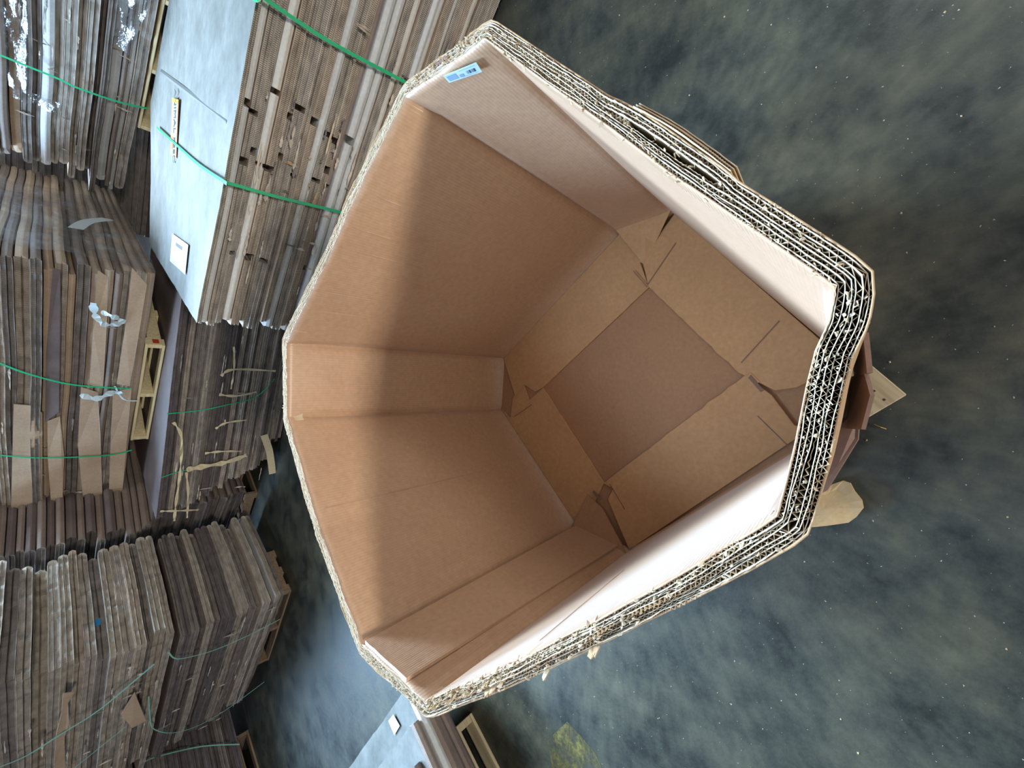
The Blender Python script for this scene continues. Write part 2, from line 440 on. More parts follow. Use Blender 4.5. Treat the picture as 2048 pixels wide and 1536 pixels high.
# long torn outer ply standing off the right near side
for off, z1 in ((.037, .004), (.041, .0), (.045, -.004)):
    vs_, fs = [], []
    a0, a1 = cs_[1]+.385, cs_[1]+.565
    for q in range(25):
        s = a0+(a1-a0)*q/24; lift = .005*math.sin(PI*q/24)
        i = near(s)
        for z, zz in ((H+z1+.003*fbm(s*40, off*90), 0), (H-.10, 1)):
            p = FP[i][0]+FPT[i]*(off+lift*(1-zz*.6)); vs_.append((p.x, p.y, z))
    for q in range(24): fs.append((2*q, 2*q+2, 2*q+3, 2*q+1))
    o = mesh('peeled_ply', vs_, fs, M['kraft_edge'], box); md = o.modifiers.new('t', 'SOLIDIFY'); md.thickness = .0012
vs_, fs = [], []
for q in range(161):
    s = cs_[1]+.39+.17*q/160; lift = .005*math.sin(PI*q/160); i = near(s)
    d = .039+lift+.003*(1 if (q % 4) < 2 else -1)
    p = FP[i][0]+FPT[i]*d
    for z in (H-.002, H-.06): vs_.append((p.x, p.y, z))
for q in range(160): fs.append((2*q, 2*q+2, 2*q+3, 2*q+1))
o = mesh('peeled_flute', vs_, fs, M['kraft_edge'], box); md = o.modifiers.new('t', 'SOLIDIFY'); md.thickness = .0008

# overlapping glued joint on the seam panel (E-F): a proud second sheet from corner F to the joint line
vs_, fs, uv = [], [], []
for a in range(9):
    f = a/8
    tp = xy((-.661, .218)).lerp(xy((-.673, .043)), f); bp = xy((-.660, .212)).lerp(xy((-.698, .0)), f)
    for z, g in ((Z0+.005, 0), (Z0+.4, .36), (Z0+.8, .73), (H-.001-.003*fbm(f*9, 1), 1)):
        p = bp.lerp(tp, g); vs_.append((p.x+.011, p.y-.001, z)); uv.append((f*.25, z))
for a in range(8):
    for b in range(3): q = a*4+b; fs.append((q, q+1, q+5, q+4))
o = mesh('joint_overlap', vs_, fs, M['kraft_wall'], box, None, uv); md = o.modifiers.new('t', 'SOLIDIFY'); md.thickness = .009; md.offset = 0
o['label'] = 'overlapping glued joint sheet'

# bottom of the box: centre pad, four folded flaps, gussets
def slab(name, pts, z, th, mat, parent, wob=0.0, zl=None, label=None, bev=.0015):
    bm = bmesh.new()
    zz = zl or [0]*len(pts)
    vt = [bm.verts.new((p[0], p[1], z+h)) for p, h in zip(pts, zz)]
    f = bm.faces.new(vt)
    if f.normal.z < 0: f.normal_flip()
    bm.normal_update()
    r = bmesh.ops.extrude_face_region(bm, geom=[f])
    up = [v for v in r['geom'] if isinstance(v, bmesh.types.BMVert)]
    for v in up: v.co.z += th
    bmesh.ops.recalc_face_normals(bm, faces=bm.faces[:])
    if bev: bmesh.ops.bevel(bm, geom=[e for e in bm.edges if e.calc_length() > .02], offset=bev, segments=1, affect='EDGES')
    o = bobj(name, bm, mat, parent)
    if label: o['label'] = label
    return o
def ragged(a, b, n, amp, seed):
    a, b = xy(a), xy(b); d = (b-a); nn = Vector((-d.y, d.x)).normalized()
    return [tuple(a+d*(i/n)+nn*amp*(fbm(i*.9, seed)+.6*fbm(i*2.7, seed+4))) for i in range(1, n)]
slab('bottom_pad', [(x*1.025, y*1.025) for x, y in ((.70, -.225), (.120, -.722), (-.150, -.682), (-.700, -.038), (-.660, .226), (-.122, .705), (.158, .682), (.683, .008))], Z0-.006, .006, M['kraft_pad'], box, label='duller brown centre pad')
# flap along H-A (right far)
slab('bottom_flap', [(.158, .682), (.683, .002), (.606, -.050), (.522, -.102), (.535, -.085), (.422, -.123)]+ragged((.422, -.123), (-.001, .418), 14, .002, 1)+[(-.001, .418), (-.024, .468), (.012, .534), (-.05, .60)], Z0+.001, .009, M['kraft_floor'], box)
slab('bottom_flap', [(-.122, .700), (-.658, .225), (-.57, .15), (-.433, .083)]+ragged((-.433, .083), (-.001, .418), 14, .002, 2)+[(-.001, .418), (-.067, .507), (.012, .540), (.0, .57), (-.06, .62), (-.166, .636)], Z0+.0005, .006, M['kraft_floor'], box)
slab('bottom_flap', [(.700, -.229), (.12, -.715), (.05, -.70), (.0, -.623), (-.01, -.56), (.02, -.51), (.055, -.450)]+ragged((.055, -.45), (.422, -.123), 22, .005, 3)+[(.422, -.123), (.53, -.10), (.60, -.14)], Z0+.011, .008, M['kraft_floor'], box)
slab('bottom_flap', [(-.700, -.038), (-.135, -.66), (-.127, -.616), (-.026, -.552), (.012, -.508), (.022, -.518), (.055, -.490), (.040, -.466)]+ragged((.040, -.466), (-.433, .083), 24, .006, 4)+[(-.433, .083), (-.448, .035), (-.50, .06)], Z0+.012, .009, M['kraft_floor'], box)
# sloping gussets at A-B and E-F
scrap('corner_gusset', [(.683, .006, Z0+.045), (.705, -.226, Z0+.05), (.60, -.15, Z0+.012), (.522, -.102, Z0+.012)], M['kraft_floor'], box, .006, 'sloping corner fold')
scrap('corner_gusset', [(-.655, .225, Z0+.05), (-.70, -.038, Z0+.055), (-.545, .085, Z0+.022), (-.50, .165, Z0+.012)], M['kraft_pad'], box, .006, 'sloping corner fold')
# small slot notch in two flaps
for pts in ([(.045, -.490), (-.01, -.530), (-.016, -.520), (.035, -.482)], [(-.515, .100), (-.48, .135), (-.472, .128), (-.505, .092)]):
    slab('slot_tab', pts, Z0+.020, .004, M['brown_flap'], box, bev=0)
# faint score lines pressed into the flaps and the walls
def thinline(name, a, b, w, mat, parent, up=.0006):
    a, b = Vector(a), Vector(b); d = (b-a).normalized(); n = d.cross(Vector((0, 0, 1)))
    if n.length < .1: n = Vector((1, 0, 0))
    n = n.normalized()*w/2
    vs_ = [a-n, b-n, b+n, a+n, (a+b)/2+Vector((0, 0, up))]
    return mesh(name, [tuple(v) for v in vs_], [(0, 1, 4), (1, 2, 4), (2, 3, 4), (3, 0, 4)], mat, parent)
for a, b in (((.09, -.46), (.23, -.575)), ((.43, -.12), (.58, -.235)), ((-.10, -.51), (-.20, -.60)), ((-.43, .05), (-.53, -.02)), ((.50, -.06), (.42, -.12)), ((-.09, .48), (-.16, .60))):
    thinline('score_line', (a[0], a[1], Z0+.0215), (b[0], b[1], Z0+.0215), .004, M['brown_flap'], box)
# horizontal creases pressed in the right far wall near the rim, as slim raised ridges
def wall_line(k, f, z0, z1, w, mat, amp=.0012):
    idx = [i for i in range(N) if side_of(i) == k]; i = idx[int(f*(len(idx)-1))]
    i2 = i+1; vs_ = []
    for z, wdt in ((z0, 0), ((z0*2+z1)/3, w), ((z0+z1*2)/3, w), (z1, 0)):
        p = wall_pt(i, -.0006, z); q = PATH[i2][0]-PATH[i][0]; q = q.normalized()*wdt*.5
        n = -TOPN[i]*amp
        vs_ += [(p.x-q.x, p.y-q.y, z), (p.x+n.x, p.y+n.y, z), (p.x+q.x, p.y+q.y, z)]
    fs = []
    for r_ in range(3):
        for c_ in range(2): a = r_*3+c_; fs.append((a, a+1, a+4, a+3))
    mesh('crease', vs_, fs, mat, box)
for f, z0, z1 in ((.20, 1.0, 1.235), (.30, .98, 1.24), (.42, .90, 1.10), (.58, 1.05, 1.22), (.72, 1.1, 1.2), (.5, .95, 1.23)):
    wall_line(7, f, z0, z1, .005, M['kraft_wall'])
wall_line(6, .12, 1.08, 1.14, .005, M['kraft_wall']); wall_line(5, .55, .35, 1.22, .004, M['kraft_wall'], .001)
wall_line(3, .62, .8, 1.18, .004, M['kraft_wall']); wall_line(4, .45, 1.05, 1.12, .005, M['kraft_wall'])

# torn flaps hanging out of the box foot, towards the camera
def plate(name, pts, th, mat, parent, label=None):
    n = len(pts); o = mesh(name, [tuple(p) for p in pts], [tuple(range(n))], mat, parent); md = o.modifiers.new('t', 'SOLIDIFY'); md.thickness = th; md.offset = 0
    if label: o['label'] = label
    return o
plate('outer_flap', [(.150, -.765, .16), (.150, -.783, .36), (.04, -.790, .37), (.035, -.772, .16)], .012, M['brown_flap'], box, 'torn brown flap standing out at the foot')
plate('outer_flap', [(.035, -.765, .16), (.04, -.787, .30), (-.02, -.797, .33), (-.118, -.780, .30), (-.13, -.745, .16)], .010, M['brown_flap'], box)
plate('outer_flap', [(.03, -.76, .155), (-.06, -.78, .20), (-.16, -.775, .18), (-.33, -.700, .175), (-.36, -.665, .17), (-.20, -.66, .165), (-.1, -.72, .155)], .008, M['brown_flap'], box)

# label stuck inside the rim
lab = bpy.data.objects.new('sticker', None); C.objects.link(lab); lab.parent = box
def on_wall_ab(y, z, off): # inner face of side A-B
    f = (.047-y)/.25; x = .669-.01*f-off; return (x+ (H-z)*.012, y, z)
def lab_pt(u, v, off):    # u 0..1 along label, v 0..1 down
    y = -.0793+(-.1593+.0793)*u; z = 1.2468+(1.2296-1.2468)*u
    return on_wall_ab(y+.004*v+.003*u*v, z-.0205*v-.004*u*v, off)
bpy.data.objects.remove(lab)
def lab_quad(name, u0, u1, v0, v1, off, mat, parent):
    return mesh(name, [lab_pt(u0, v0, off), lab_pt(u1, v0, off), lab_pt(u1, v1, off), lab_pt(u0, v1, off)], [(0, 1, 2, 3)], mat, parent)
st = lab_quad('sticker', 0, 1, 0, 1, .009, M['blue_paper'], box); st['label'] = 'pale blue and white printed sticker'
md = st.modifiers.new('t', 'SOLIDIFY'); md.thickness = .0008; md.offset = -1
lab_quad('printed_block', .06, .34, .2, .85, .0102, M['ink_pale'], st)
lab_quad('printed_block', .40, .52, .50, .82, .0102, M['ink_pale'], st)
for q, (u0, wd, dk) in enumerate(((.62, .012, 0), (.645, .02, 0), (.68, .012, 0), (.705, .03, 1), (.75, .014, 0), (.775, .016, 0), (.80, .012, 1), (.83, .045, 1))):
    lab_quad('barcode_bar', u0, u0+wd, .38, .72, .0104, M['ink'] if dk else M['ink_pale'], st)
for v in (.14, .84): lab_quad('printed_line', .45, .92, v, v+.03, .0103, M['ink_pale'], st)

# pallet under the big box
a40 = math.radians(40.3)
pallet('new pine pallet under the octagonal box, one nailed corner showing on the near side', (-.021, -.886), 40.3, 1.18, 1.28, .0, M['pine_grey'], 7)

# ------------------------------------------------------------------ flattened cartons
HP = [0, .05, .08, .42, .45, .49, .51, .55, .58, .92, .95, 1]
RAW = [0, 0, -.006, -.006, 0, -.02, -.02, 0, -.006, -.006, 0, 0]
FLT = [0, 0, 1, 1, 0, 0, 0, 0, 1, 1, 0, 0]
FOLD = [-1.1, -.42, -.28, -.01, 0, 0, 0, 0, -.01, -.28, -.44, -1.1]
def carton(poly, z0, th, kinds, col, seed, amp=.010, notches=(), hole_depth=.12, step=.06, parent=None, top_mat=None, sag=None, name='flattened_carton'):
    """poly: plan outline; kinds[i] 'r' raw or 'f' folded for the edge i -> i+1; notches: (edge, position, width)"""
    r = random.Random(seed); n = len(poly); out = []; s = 0
    area2 = sum(poly[i][0]*poly[(i+1) % n][1]-poly[(i+1) % n][0]*poly[i][1] for i in range(n))
    for i in range(n):
        a, b = xy(poly[i]), xy(poly[(i+1) % n]); d = b-a; L = d.length; d /= L
        nn = Vector((d.y, -d.x))*(1 if area2 > 0 else -1)
        cuts = [0.0]; m = max(1, int(L/step)); cuts += [L*q/m for q in range(1, m)]
        marks = [(c, 0) for c in cuts]
        for (e, ps, wd) in notches:
            if e == i and .05 < ps < L-.1:
                marks = [q for q in marks if not (ps-.01 < q[0] < ps+wd+.01)] + [(ps, 0), (ps+.001, 1), (ps+wd-.001, 1), (ps+wd, 0)]
        marks.sort(key=lambda q: q[0])
        for c, deep in marks:
            j = amp*fbm(c*2.5+seed*3.7, i*5.1, seed)+amp*.7*fbm(c*13, seed*1.9, i)
            if kinds[i] == 'f': j *= .35
            out.append((a+d*c+nn*(j-(hole_depth if deep else 0)), nn, kinds[i], s+c, deep))
        s += L
    vs_, fs, mi, uv, fl_ = [], [], [], [], []
    sh = r.uniform(-.012, .012); m = len(out); K = len(HP)
    zw = lambda p: (sag(p) if sag else 0)+.012*fbm(p.x*1.3, p.y*1.3, z0*.5)
    for (p, nn, kd, sl, deep) in out:
        for q in range(K):
            off = RAW[q]+(sh if q > 5 else 0) if kd == 'r' else FOLD[q]*th*.8
            if deep: off = 0
            pp = p+nn*off; vs_.append((pp.x, pp.y, z0+HP[q]*th+zw(p))); uv.append((sl, z0+HP[q]*th)); fl_.append(float(FLT[q]) if kd == 'r' else 0.)
    for i in range(m):
        j = (i+1) % m
        for q in range(K-1):
            fs.append((i*K+q, j*K+q, j*K+q+1, i*K+q+1)); mi.append(1 if out[i][2] == 'r' else 0)
    fs.append(tuple(i*K+K-1 for i in range(m))); mi.append(2 if top_mat else 0)
    fs.append(tuple(i*K for i in reversed(range(m)))); mi.append(0)
    if area2 < 0: fs = [f[::-1] for f in fs]
    mats = [FACE[col], EDGE[col]]+([top_mat] if top_mat else [])
    o = mesh(name, vs_, fs, mats, parent, mi, uv)
    at = o.data.attributes.new('flute', 'FLOAT', 'POINT'); at.data.foreach_set('value', fl_)
    return o

def ordinal(n):
    a = ['', 'first', 'second', 'third', 'fourth', 'fifth', 'sixth', 'seventh', 'eighth', 'ninth', 'tenth', 'eleventh', 'twelfth', 'thirteenth', 'fourteenth', 'fifteenth', 'sixteenth', 'seventeenth', 'eighteenth', 'nineteenth']
    if n < 20: return a[n]
    t_ = {2: 'twent', 3: 'thirt', 4: 'fort', 5: 'fift'}[n//10]
    return t_+'ieth' if n % 10 == 0 else t_+'y-'+a[n % 10]
ORD = ['topmost', 'second from top', 'third from top', 'fourth from top', 'fifth from top']
ORDB = ['lowest', 'second from bottom', 'third from bottom', 'fourth from bottom', 'fifth from bottom']
CN = {'brown': 'brown', 'tan': 'tan', 'grey': 'grey-white', 'dark': 'dark brown', 'umber': 'dull brown', 'pale': 'off-white'}
def stack(where, group, poly, z0, z1, ths, cols, kinds, seed, amp=.012, shift=None, notch=None, visible_top=True, top=None, extra=None, step=.06, hidden_below=0):
    r = random.Random(seed); z = z0; items = []
    while z < z1-.01:
        th = r.uniform(*ths); th = min(th, z1-z) if z1-z-th > .012 else z1-z
        items.append((z, th)); z += th
    res = []
    for q, (z, th) in enumerate(items):
        c = r.choices([k for k, _ in cols], [v for _, v in cols])[0]
        am = amp*(2.0 if amp > .021 and r.random() < .22 else 1); dx, dy = r.uniform(-am, am), r.uniform(-am, am)
        pl = [(p[0]+dx+r.uniform(-amp, amp)*.7, p[1]+dy+r.uniform(-amp, amp)*.7) for p in poly]
        if amp > .02 and 1 < q < len(items)-1 and r.random() < .17:     # a narrower carton leaves a dark recess
            cx_ = sum(p[0] for p in pl)/len(pl); cy_ = sum(p[1] for p in pl)/len(pl); kk = r.uniform(.93, .965)
            pl = [(cx_+(p[0]-cx_)*kk, cy_+(p[1]-cy_)*kk) for p in pl]
        if shift: pl = shift(pl, z, r)
        kd = [(k if k in 'rf' else ('f' if c in ('grey', 'pale') or r.random() < .15 else 'r')) for k in kinds]
        tm = None
        if q == len(items)-1 and top: tm = top; c = 'grey'
        o = carton(pl, z, th*.97, kd, c, seed*100+q, amp=max(.006, amp*.6), notches=notch(r, q) if notch else (), top_mat=tm, step=step)
        fromtop = len(items)-1-q
        pos = 'topmost' if fromtop == 0 else ('lowest' if q == 0 else f'{ordinal(fromtop+1)} from top')
        res.append(o); tag(o, f'{CN[c]} flattened carton, {pos} in the {where}', 'cardboard', group)
    return res

U = Vector((-.80, .60)); V = Vector((.60, .80))
def off_poly(p, *ds):
    return p

# S1: grey-topped strapped bundle just behind the box, to the right
S1P = [(.411, 2.285), (2.42, .79), (3.30, 2.55), (2.99, 3.20), (2.58, 3.985), (1.262, 3.935)]
def s1_notch(r, q):
    out = []
    for ps in (.42, 1.02, 1.30):
        if r.random() < .55: out.append((0, ps+r.uniform(-.06, .06), r.uniform(.02, .045)))
    return out
def s1_shift(pl, z, r):
    k = r.uniform(-.02, .02) if z > .9 else r.uniform(-.07, .02)
    return [(pl[0][0]-k, pl[0][1]+k*.7)]+pl[1:]
s1 = stack('grey-topped strapped bundle behind the box', 'cartons of the grey-topped bundle', S1P, .012, 1.168, (.026, .052),
           [('brown', 7), ('pale', 2), ('tan', 3), ('umber', 2), ('grey', 5)], 'mrrrrr', 24, .016, s1_shift, s1_notch, top=M['grey_print'], step=.04)
TOP1 = s1[-1]
# print, sticker and crease on the top sheet
def onquad(P, u, v): # P: 4 xy corners
    a = xy(P[0]).lerp(xy(P[1]), u); b = xy(P[3]).lerp(xy(P[2]), u); return a.lerp(b, v)
def flatq(name, P, z, mat, parent, u0=0, u1=1, v0=0, v1=1):
    c = [onquad(P, u0, v0), onquad(P, u1, v0), onquad(P, u1, v1), onquad(P, u0, v1)]
    return mesh(name, [(p.x, p.y, z) for p in c], [(0, 1, 2, 3)], mat, parent)
def ztop(x, y, base=1.1665): return base+.006*fbm(x*1.7, y*1.7, 0)
PR = [(2.129, 3.023), (1.73, 3.064), (1.618, 2.863), (2.006, 2.795)]
ZT = 1.176
prt = flatq('printed_panel', PR, ZT, M['orange'], TOP1)
prt['label'] = 'orange bordered printed panel with slanting grey lettering'
flatq('print_ground', PR, ZT+.0008, M['print_ground'], prt, .05, .97, .12, .95)
flatq('print_corner', PR, ZT+.0016, M['yellow_print'], prt, .0, .07, .10, .98)
flatq('print_corner', PR, ZT+.0016, M['orange'], prt, .68, .9, .1, .4)
def text(body, size, mat, loc, rot, parent, shear=0.0, name='lettering'):
    cu = bpy.data.curves.new(name, 'FONT'); cu.body = body; cu.size = size; cu.shear = shear; cu.extrude = .0003; cu.materials.append(mat); cu.align_x = 'CENTER'; cu.align_y = 'CENTER'
    o = bpy.data.objects.new(name, cu); C.objects.link(o); o.location = loc; o.rotation_euler = rot; bpy.context.view_layer.update(); me = bpy.data.meshes.new_from_object(o)
    bpy.data.objects.remove(o); o = bpy.data.objects.new(name, me); C.objects.link(o); o.location = loc; o.rotation_euler = rot; o.parent = parent; return o
pc = onquad(PR, .42, .52)
text('ANIMAL FEED', .085, M['ink_grey'], (pc.x-.02, pc.y-.01, ZT+.0022), (0, 0, math.atan2(3.064-3.023, 1.73-2.129)), prt, .3)
STK = [(1.117, 2.98), (.933, 3.06), (.741, 2.576), (.921, 2.499)]
# shift the sticker onto the sheet's plane (printed delivery label, blank at this distance)
sk = flatq('paper_label', STK, ZT, M['white_paper'], TOP1); sk['label'] = 'white paper label'
flatq('printed_line', STK, ZT+.001, M['crease'], sk, .2, .32, .3, .7)
def ridge(name, a, b, z, w, mat, parent, h=.0015):
    a, b = xy(a), xy(b); d = (b-a).normalized(); n = Vector((-d.y, d.x))*w
    mesh(name, [(a.x-n.x, a.y-n.y, z-.003), (b.x-n.x, b.y-n.y, z-.003), (b.x, b.y, z+h), (a.x, a.y, z+h), (b.x+n.x, b.y+n.y, z-.003), (a.x+n.x, a.y+n.y, z-.003)], [(0, 1, 2, 3), (3, 2, 4, 5)], mat, parent)
ridge('fold_line', (2.579, 3.505), (1.385, 1.72), 1.170, .018, M['crease'], TOP1)

# S2 (upper, on pallet) and S2b below: right rear column
S2A, S2B = xy((3.16, 3.51)), xy((2.64, 4.72)); d2 = (S2B-S2A).normalized(); n2 = Vector((d2.y, -d2.x))*-1   # n2 points away
if n2.dot(xy((1, 1))) < 0: n2 = -n2
def plane_pt(A, d, s, off=0, n=None): p = A+d*s+(n*off if n else Vector((0, 0))); return (p.x, p.y)
def s2_shift(pl, z, r):
    k = r.uniform(-.12, .10); return [pl[0], (pl[1][0]+d2.x*k, pl[1][1]+d2.y*k)]+pl[2:]
S2P = [plane_pt(S2A, d2, -.9, -.02, n2), plane_pt(S2A, d2, 2.22, -.02, n2), plane_pt(S2A, d2, 2.15, 1.1, n2), plane_pt(S2A, d2, -.9, 1.1, n2)]
s2 = stack('upper strapped bundle at the far right', 'cartons of the far right bundle', S2P, 1.185, 2.16, (.035, .075), [('brown', 4), ('umber', 4), ('tan', 3), ('grey', 2)], 'mfrr', 22, .036, s2_shift, top=None)
S2bP = [plane_pt(S2A, d2, -.9, .06, n2), plane_pt(S2A, d2, 1.8, .06, n2), plane_pt(S2A, d2, 1.8, 1.15, n2), plane_pt(S2A, d2, -.9, 1.15, n2)]
stack('lower bundle at the far right', 'cartons of the lower far right bundle', S2bP, .012, 1.0, (.06, .09), [('umber', 3), ('dark', 3)], 'rfrr', 23, .02)
pa = plane_pt(S2A, d2, 1.32, 0, n2); pang = math.degrees(math.atan2(-d2.y, -d2.x))
pallet('pale new pine pallet carrying the strapped bundle at the far right', pa, pang, 1.35, -1.0+2.0, 1.025, M['pine'], 6)

# S3b / S3: middle column
A3 = xy((.65, 3.62)); B3 = xy((-1.384, 4.612)); d3 = (B3-A3).normalized(); n3 = Vector((-d3.y, d3.x))
if n3.dot(xy((0, 1))) < 0: n3 = -n3
def s3b_shift(pl, z, r):
    k = -(1.03-z)*.62+r.uniform(-.03, .03); k = max(k, -.80)
    if z < .1: k = -.85
    return [pl[0], (pl[1][0]+d3.x*k, pl[1][1]+d3.y*k), (pl[2][0]+d3.x*k*.6, pl[2][1]+d3.y*k*.6)]+pl[3:]
S3bP = [plane_pt(A3, d3, -.75), plane_pt(A3, d3, 2.26), (-.722, 6.25), plane_pt(A3, d3, -.75, 1.6, n3)]
s3b = stack('leaning bundle under the stencilled pallet', 'cartons of the lower middle bundle', S3bP, .012, 1.025, (.026, .050), [('brown', 5), ('umber', 5), ('dark', 3), ('tan', 3)], 'rrrr', 31, .016, s3b_shift)
Q3, E3 = xy((.80, 3.76)), xy((-.56, 5.01)); e3 = (E3-Q3).normalized(); m3 = Vector((-e3.y, e3.x))
if m3.dot(xy((0, 1))) < 0: m3 = -m3
pp3 = pallet('new pine pallet with a red stencil mark between the two middle bundles', plane_pt(Q3, e3, 1.86, 0, m3), math.degrees(math.atan2(-e3.y, -e3.x)), 1.30, 1.05, 1.03, M['pine'], 6)
o = bobj('stencil_mark', box_geo(1.30, 1.3015, .03, .09, .04, .085, 0), M['red'], pp3); o['label'] = 'red stencil mark'
def s3_shift(pl, z, r):
    k = r.uniform(-.18, .12)
    j = r.uniform(-.05, .05)
    return [(pl[0][0]+e3.x*j, pl[0][1]+e3.y*j), (pl[1][0]+e3.x*k, pl[1][1]+e3.y*k)]+pl[2:4]+[(pl[4][0]+r.uniform(-.08, .08), pl[4][1]+r.uniform(-.08, .08))]
S3P = [plane_pt(Q3, e3, -.15), plane_pt(Q3, e3, 2.85), plane_pt(Q3, e3, 2.8, 1.2, m3), (2.95, 7.3), (1.62, 4.95)]
s3 = stack('film-wrapped upper middle bundle', 'cartons of the upper middle bundle', S3P, 1.172, 2.14, (.036, .075), [('brown', 4), ('tan', 4), ('umber', 3), ('pale', 1)], 'mrrff', 33, .034, s3_shift)

# S4 / S4b: left column whose corner faces the camera
C4 = xy((-2.18, 3.70)); B4 = xy((-3.91, 4.95)); A4 = xy((-1.58, 4.80)); d4 = (B4-C4).normalized(); a4 = (A4-C4).normalized()
def s4b_shift(pl, z, r):
    k = (z-.15)*.40+r.uniform(-.05, .09); j = (.15+.85-z)*.0
    return [pl[0], pl[1], pl[2], (pl[3][0]+d4.x*k, pl[3][1]+d4.y*k)]
S4bP = [(A4.x, A4.y), (-3.2, 6.1), (-4.0, 5.9), (B4.x+.12, B4.y-.09), (C4.x, C4.y)]
def s4b_sh(pl, z, r):
    k = z*.35+r.uniform(-.05, .08); t_ = (z-.15)*.10
    pl = [pl[0], pl[1], pl[2], (pl[3][0]+d4.x*k, pl[3][1]+d4.y*k), (pl[4][0]+a4.x*.02+.0*t_, pl[4][1]-t_*.1)]
    return pl
s4b = stack('lower left bundle', 'cartons of the lower left bundle', S4bP, .145, .985, (.040, .066), [('dark', 4), ('umber', 4), ('brown', 2), ('grey', 1)], 'frrrr', 41, .022, s4b_sh, step=.05)
pallet('worn dark wooden pallet under the lower left bundle', (C4.x+d4.x*1.44+.02, C4.y+d4.y*1.44+.03), math.degrees(math.atan2(-d4.y, -d4.x))+4, 1.25, .6, .0, M['pine_old'], 7)
def s4_sh(pl, z, r):
    k = .25+r.uniform(-.1, .15); q = (z-1.0)*.10
    return [(pl[0][0]+r.uniform(-.03, .03), pl[0][1]), pl[1], pl[2], (pl[3][0]+d4.x*k, pl[3][1]+d4.y*k), (pl[4][0]+q*1.2+r.uniform(-.02, .03), pl[4][1]-q*.6)]
S4P = [(A4.x+.02, A4.y-.05), (-3.2, 6.1), (-4.1, 6.0), (B4.x, B4.y), (C4.x+.06, C4.y-.03)]
s4 = stack('upper left bundle', 'cartons of the upper left bundle', S4P, 1.035, 2.16, (.050, .082), [('umber', 4), ('brown', 4), ('tan', 2), ('grey', 3), ('pale', 2)], 'frrrr', 43, .034, s4_sh, step=.05)

# S7: dark bundles behind, between the middle and left columns
S7P = [(-1.32, 4.92), (-.70, 5.75), (-1.6, 6.6), (-2.4, 6.0)]
stack('dark bundle between middle and left columns', 'cartons of the dark lower bundle', S7P, .15, 1.0, (.05, .08), [('dark', 4), ('umber', 1)], 'ffrr', 51, .02)
S7U = [(-1.50, 5.00), (-.3, 6.6), (-1.5, 7.4), (-2.6, 6.0)]
stack('upper bundle behind the left column', 'cartons of the tilted upper bundle', S7U, 1.0, 2.2, (.05, .08), [('umber', 4), ('dark', 2), ('grey', 1)], 'ffrr', 52, .03)
pallet('worn pallet under the dark lower bundle', (-1.36, 4.97), 53, 1.0, 1.0, .0, M['pine_old'], 6)

# S5: far left column
S5P = [(-4.02, 6.0), (-5.2, 6.9), (-6.8, 5.2), (-5.30, 4.10)]
stack('lower far left bundle', 'cartons of the lower far left bundle', S5P, .15, 1.05, (.05, .075), [('dark', 4), ('umber', 2)], 'frrr', 61, .02)
stack('upper far left bundle', 'cartons of the upper far left bundle', S5P, 1.08, 2.1, (.05, .075), [('umber', 4), ('brown', 2), ('grey', 1)], 'frrr', 62, .03)
pallet('weathered pallet under the lower far left bundle', (-5.20, 4.22), 60, 1.25, 1.1, .0, M['pine_old'], 6)
# far rear bundles that close the row behind the columns
stack('rear row bundle', 'cartons of the rear row', [(-.4, 7.2), (1.6, 6.9), (1.8, 8.2), (-.4, 8.4)], .012, 2.3, (.08, .12), [('umber', 3), ('dark', 3)], 'rrrr', 71, .02, visible_top=False)
stack('rear right row bundle', 'cartons of the rear right row', [(2.2, 7.0), (5.2, 5.2), (5.8, 6.4), (2.8, 8.2)], .012, 2.3, (.08, .12), [('umber', 3), ('dark', 3)], 'rrrr', 72, .02, visible_top=False)

# S6: small terraced stack at the lower left of the box, on its pallet
g6 = 'cartons of the small stepped stack'
w6 = 'small stepped stack beside the box'
d6 = Vector((-.62, -.785)).normalized(); b6 = Vector((-.80, .60))
def s6poly(s0, s1, t0, t1, O=xy((-1.80, 1.25))):
    return [tuple(O+d6*s0+b6*t0), tuple(O+d6*s1+b6*t0), tuple(O+d6*s1+b6*t1), tuple(O+d6*s0+b6*t1)]
terr = [(.03, 1.25, .12, 1.25, .142, .045, 'dark', 'frrr'), (.02, 1.22, .08, 1.22, .187, .045, 'umber', 'frrr'), (.01, 1.2, .05, 1.2, .232, .05, 'dark', 'frrr'),
        (.0, 1.18, .02, 1.2, .282, .05, 'umber', 'frrr'), (.0, 1.16, .0, 1.2, .332, .05, 'grey', 'ffrr'),
        (.165, 1.2, .01, 1.1, .384, .045, 'umber', 'frrr'), (.32, 1.15, .09, 1.0, .430, .045, 'dark', 'frrf'), (.42, 1.15, .33, .9, .476, .045, 'grey', 'ffrf'),
        (.48, 1.1, .36, .86, .522, .045, 'dark', 'ffrf')]
desc = ['lowest', 'second from bottom', 'third from bottom', 'fourth from bottom', 'widest grey', 'fifth from top', 'narrow third from top', 'narrow grey second from top', 'small rounded topmost']
for q, (s0, s1_, t0, t1, z, th, c, kd) in enumerate(terr):
    tm = M['grey_print'] if q in (4, 5, 7) else None
    o = carton(s6poly(s0, s1_, t0, t1), z, th*.96, kd, c, 900+q, amp=.008, top_mat=tm, sag=None)
    tag(o, f'{CN[c]} flattened carton, {desc[q]} of the {w6}', 'cardboard', g6)
    if q == 4:
        LB = [(-2.091, 1.435), (-2.144, 1.37), (-2.054, 1.313), (-2.021, 1.381)]
        s6l = flatq('paper_label', [(-2.021, 1.381), (-2.091, 1.435), (-2.144, 1.37), (-2.054, 1.313)], .3885, M['white_paper'], o); s6l['label'] = 'white paper label'
pallet('pine pallet under the small stepped stack, its open end beside the box', (-2.105-.64*1.0, 1.09-.77*1.0), 50.3, 1.0, 1.1, .0, M['pine_grey'], 6)

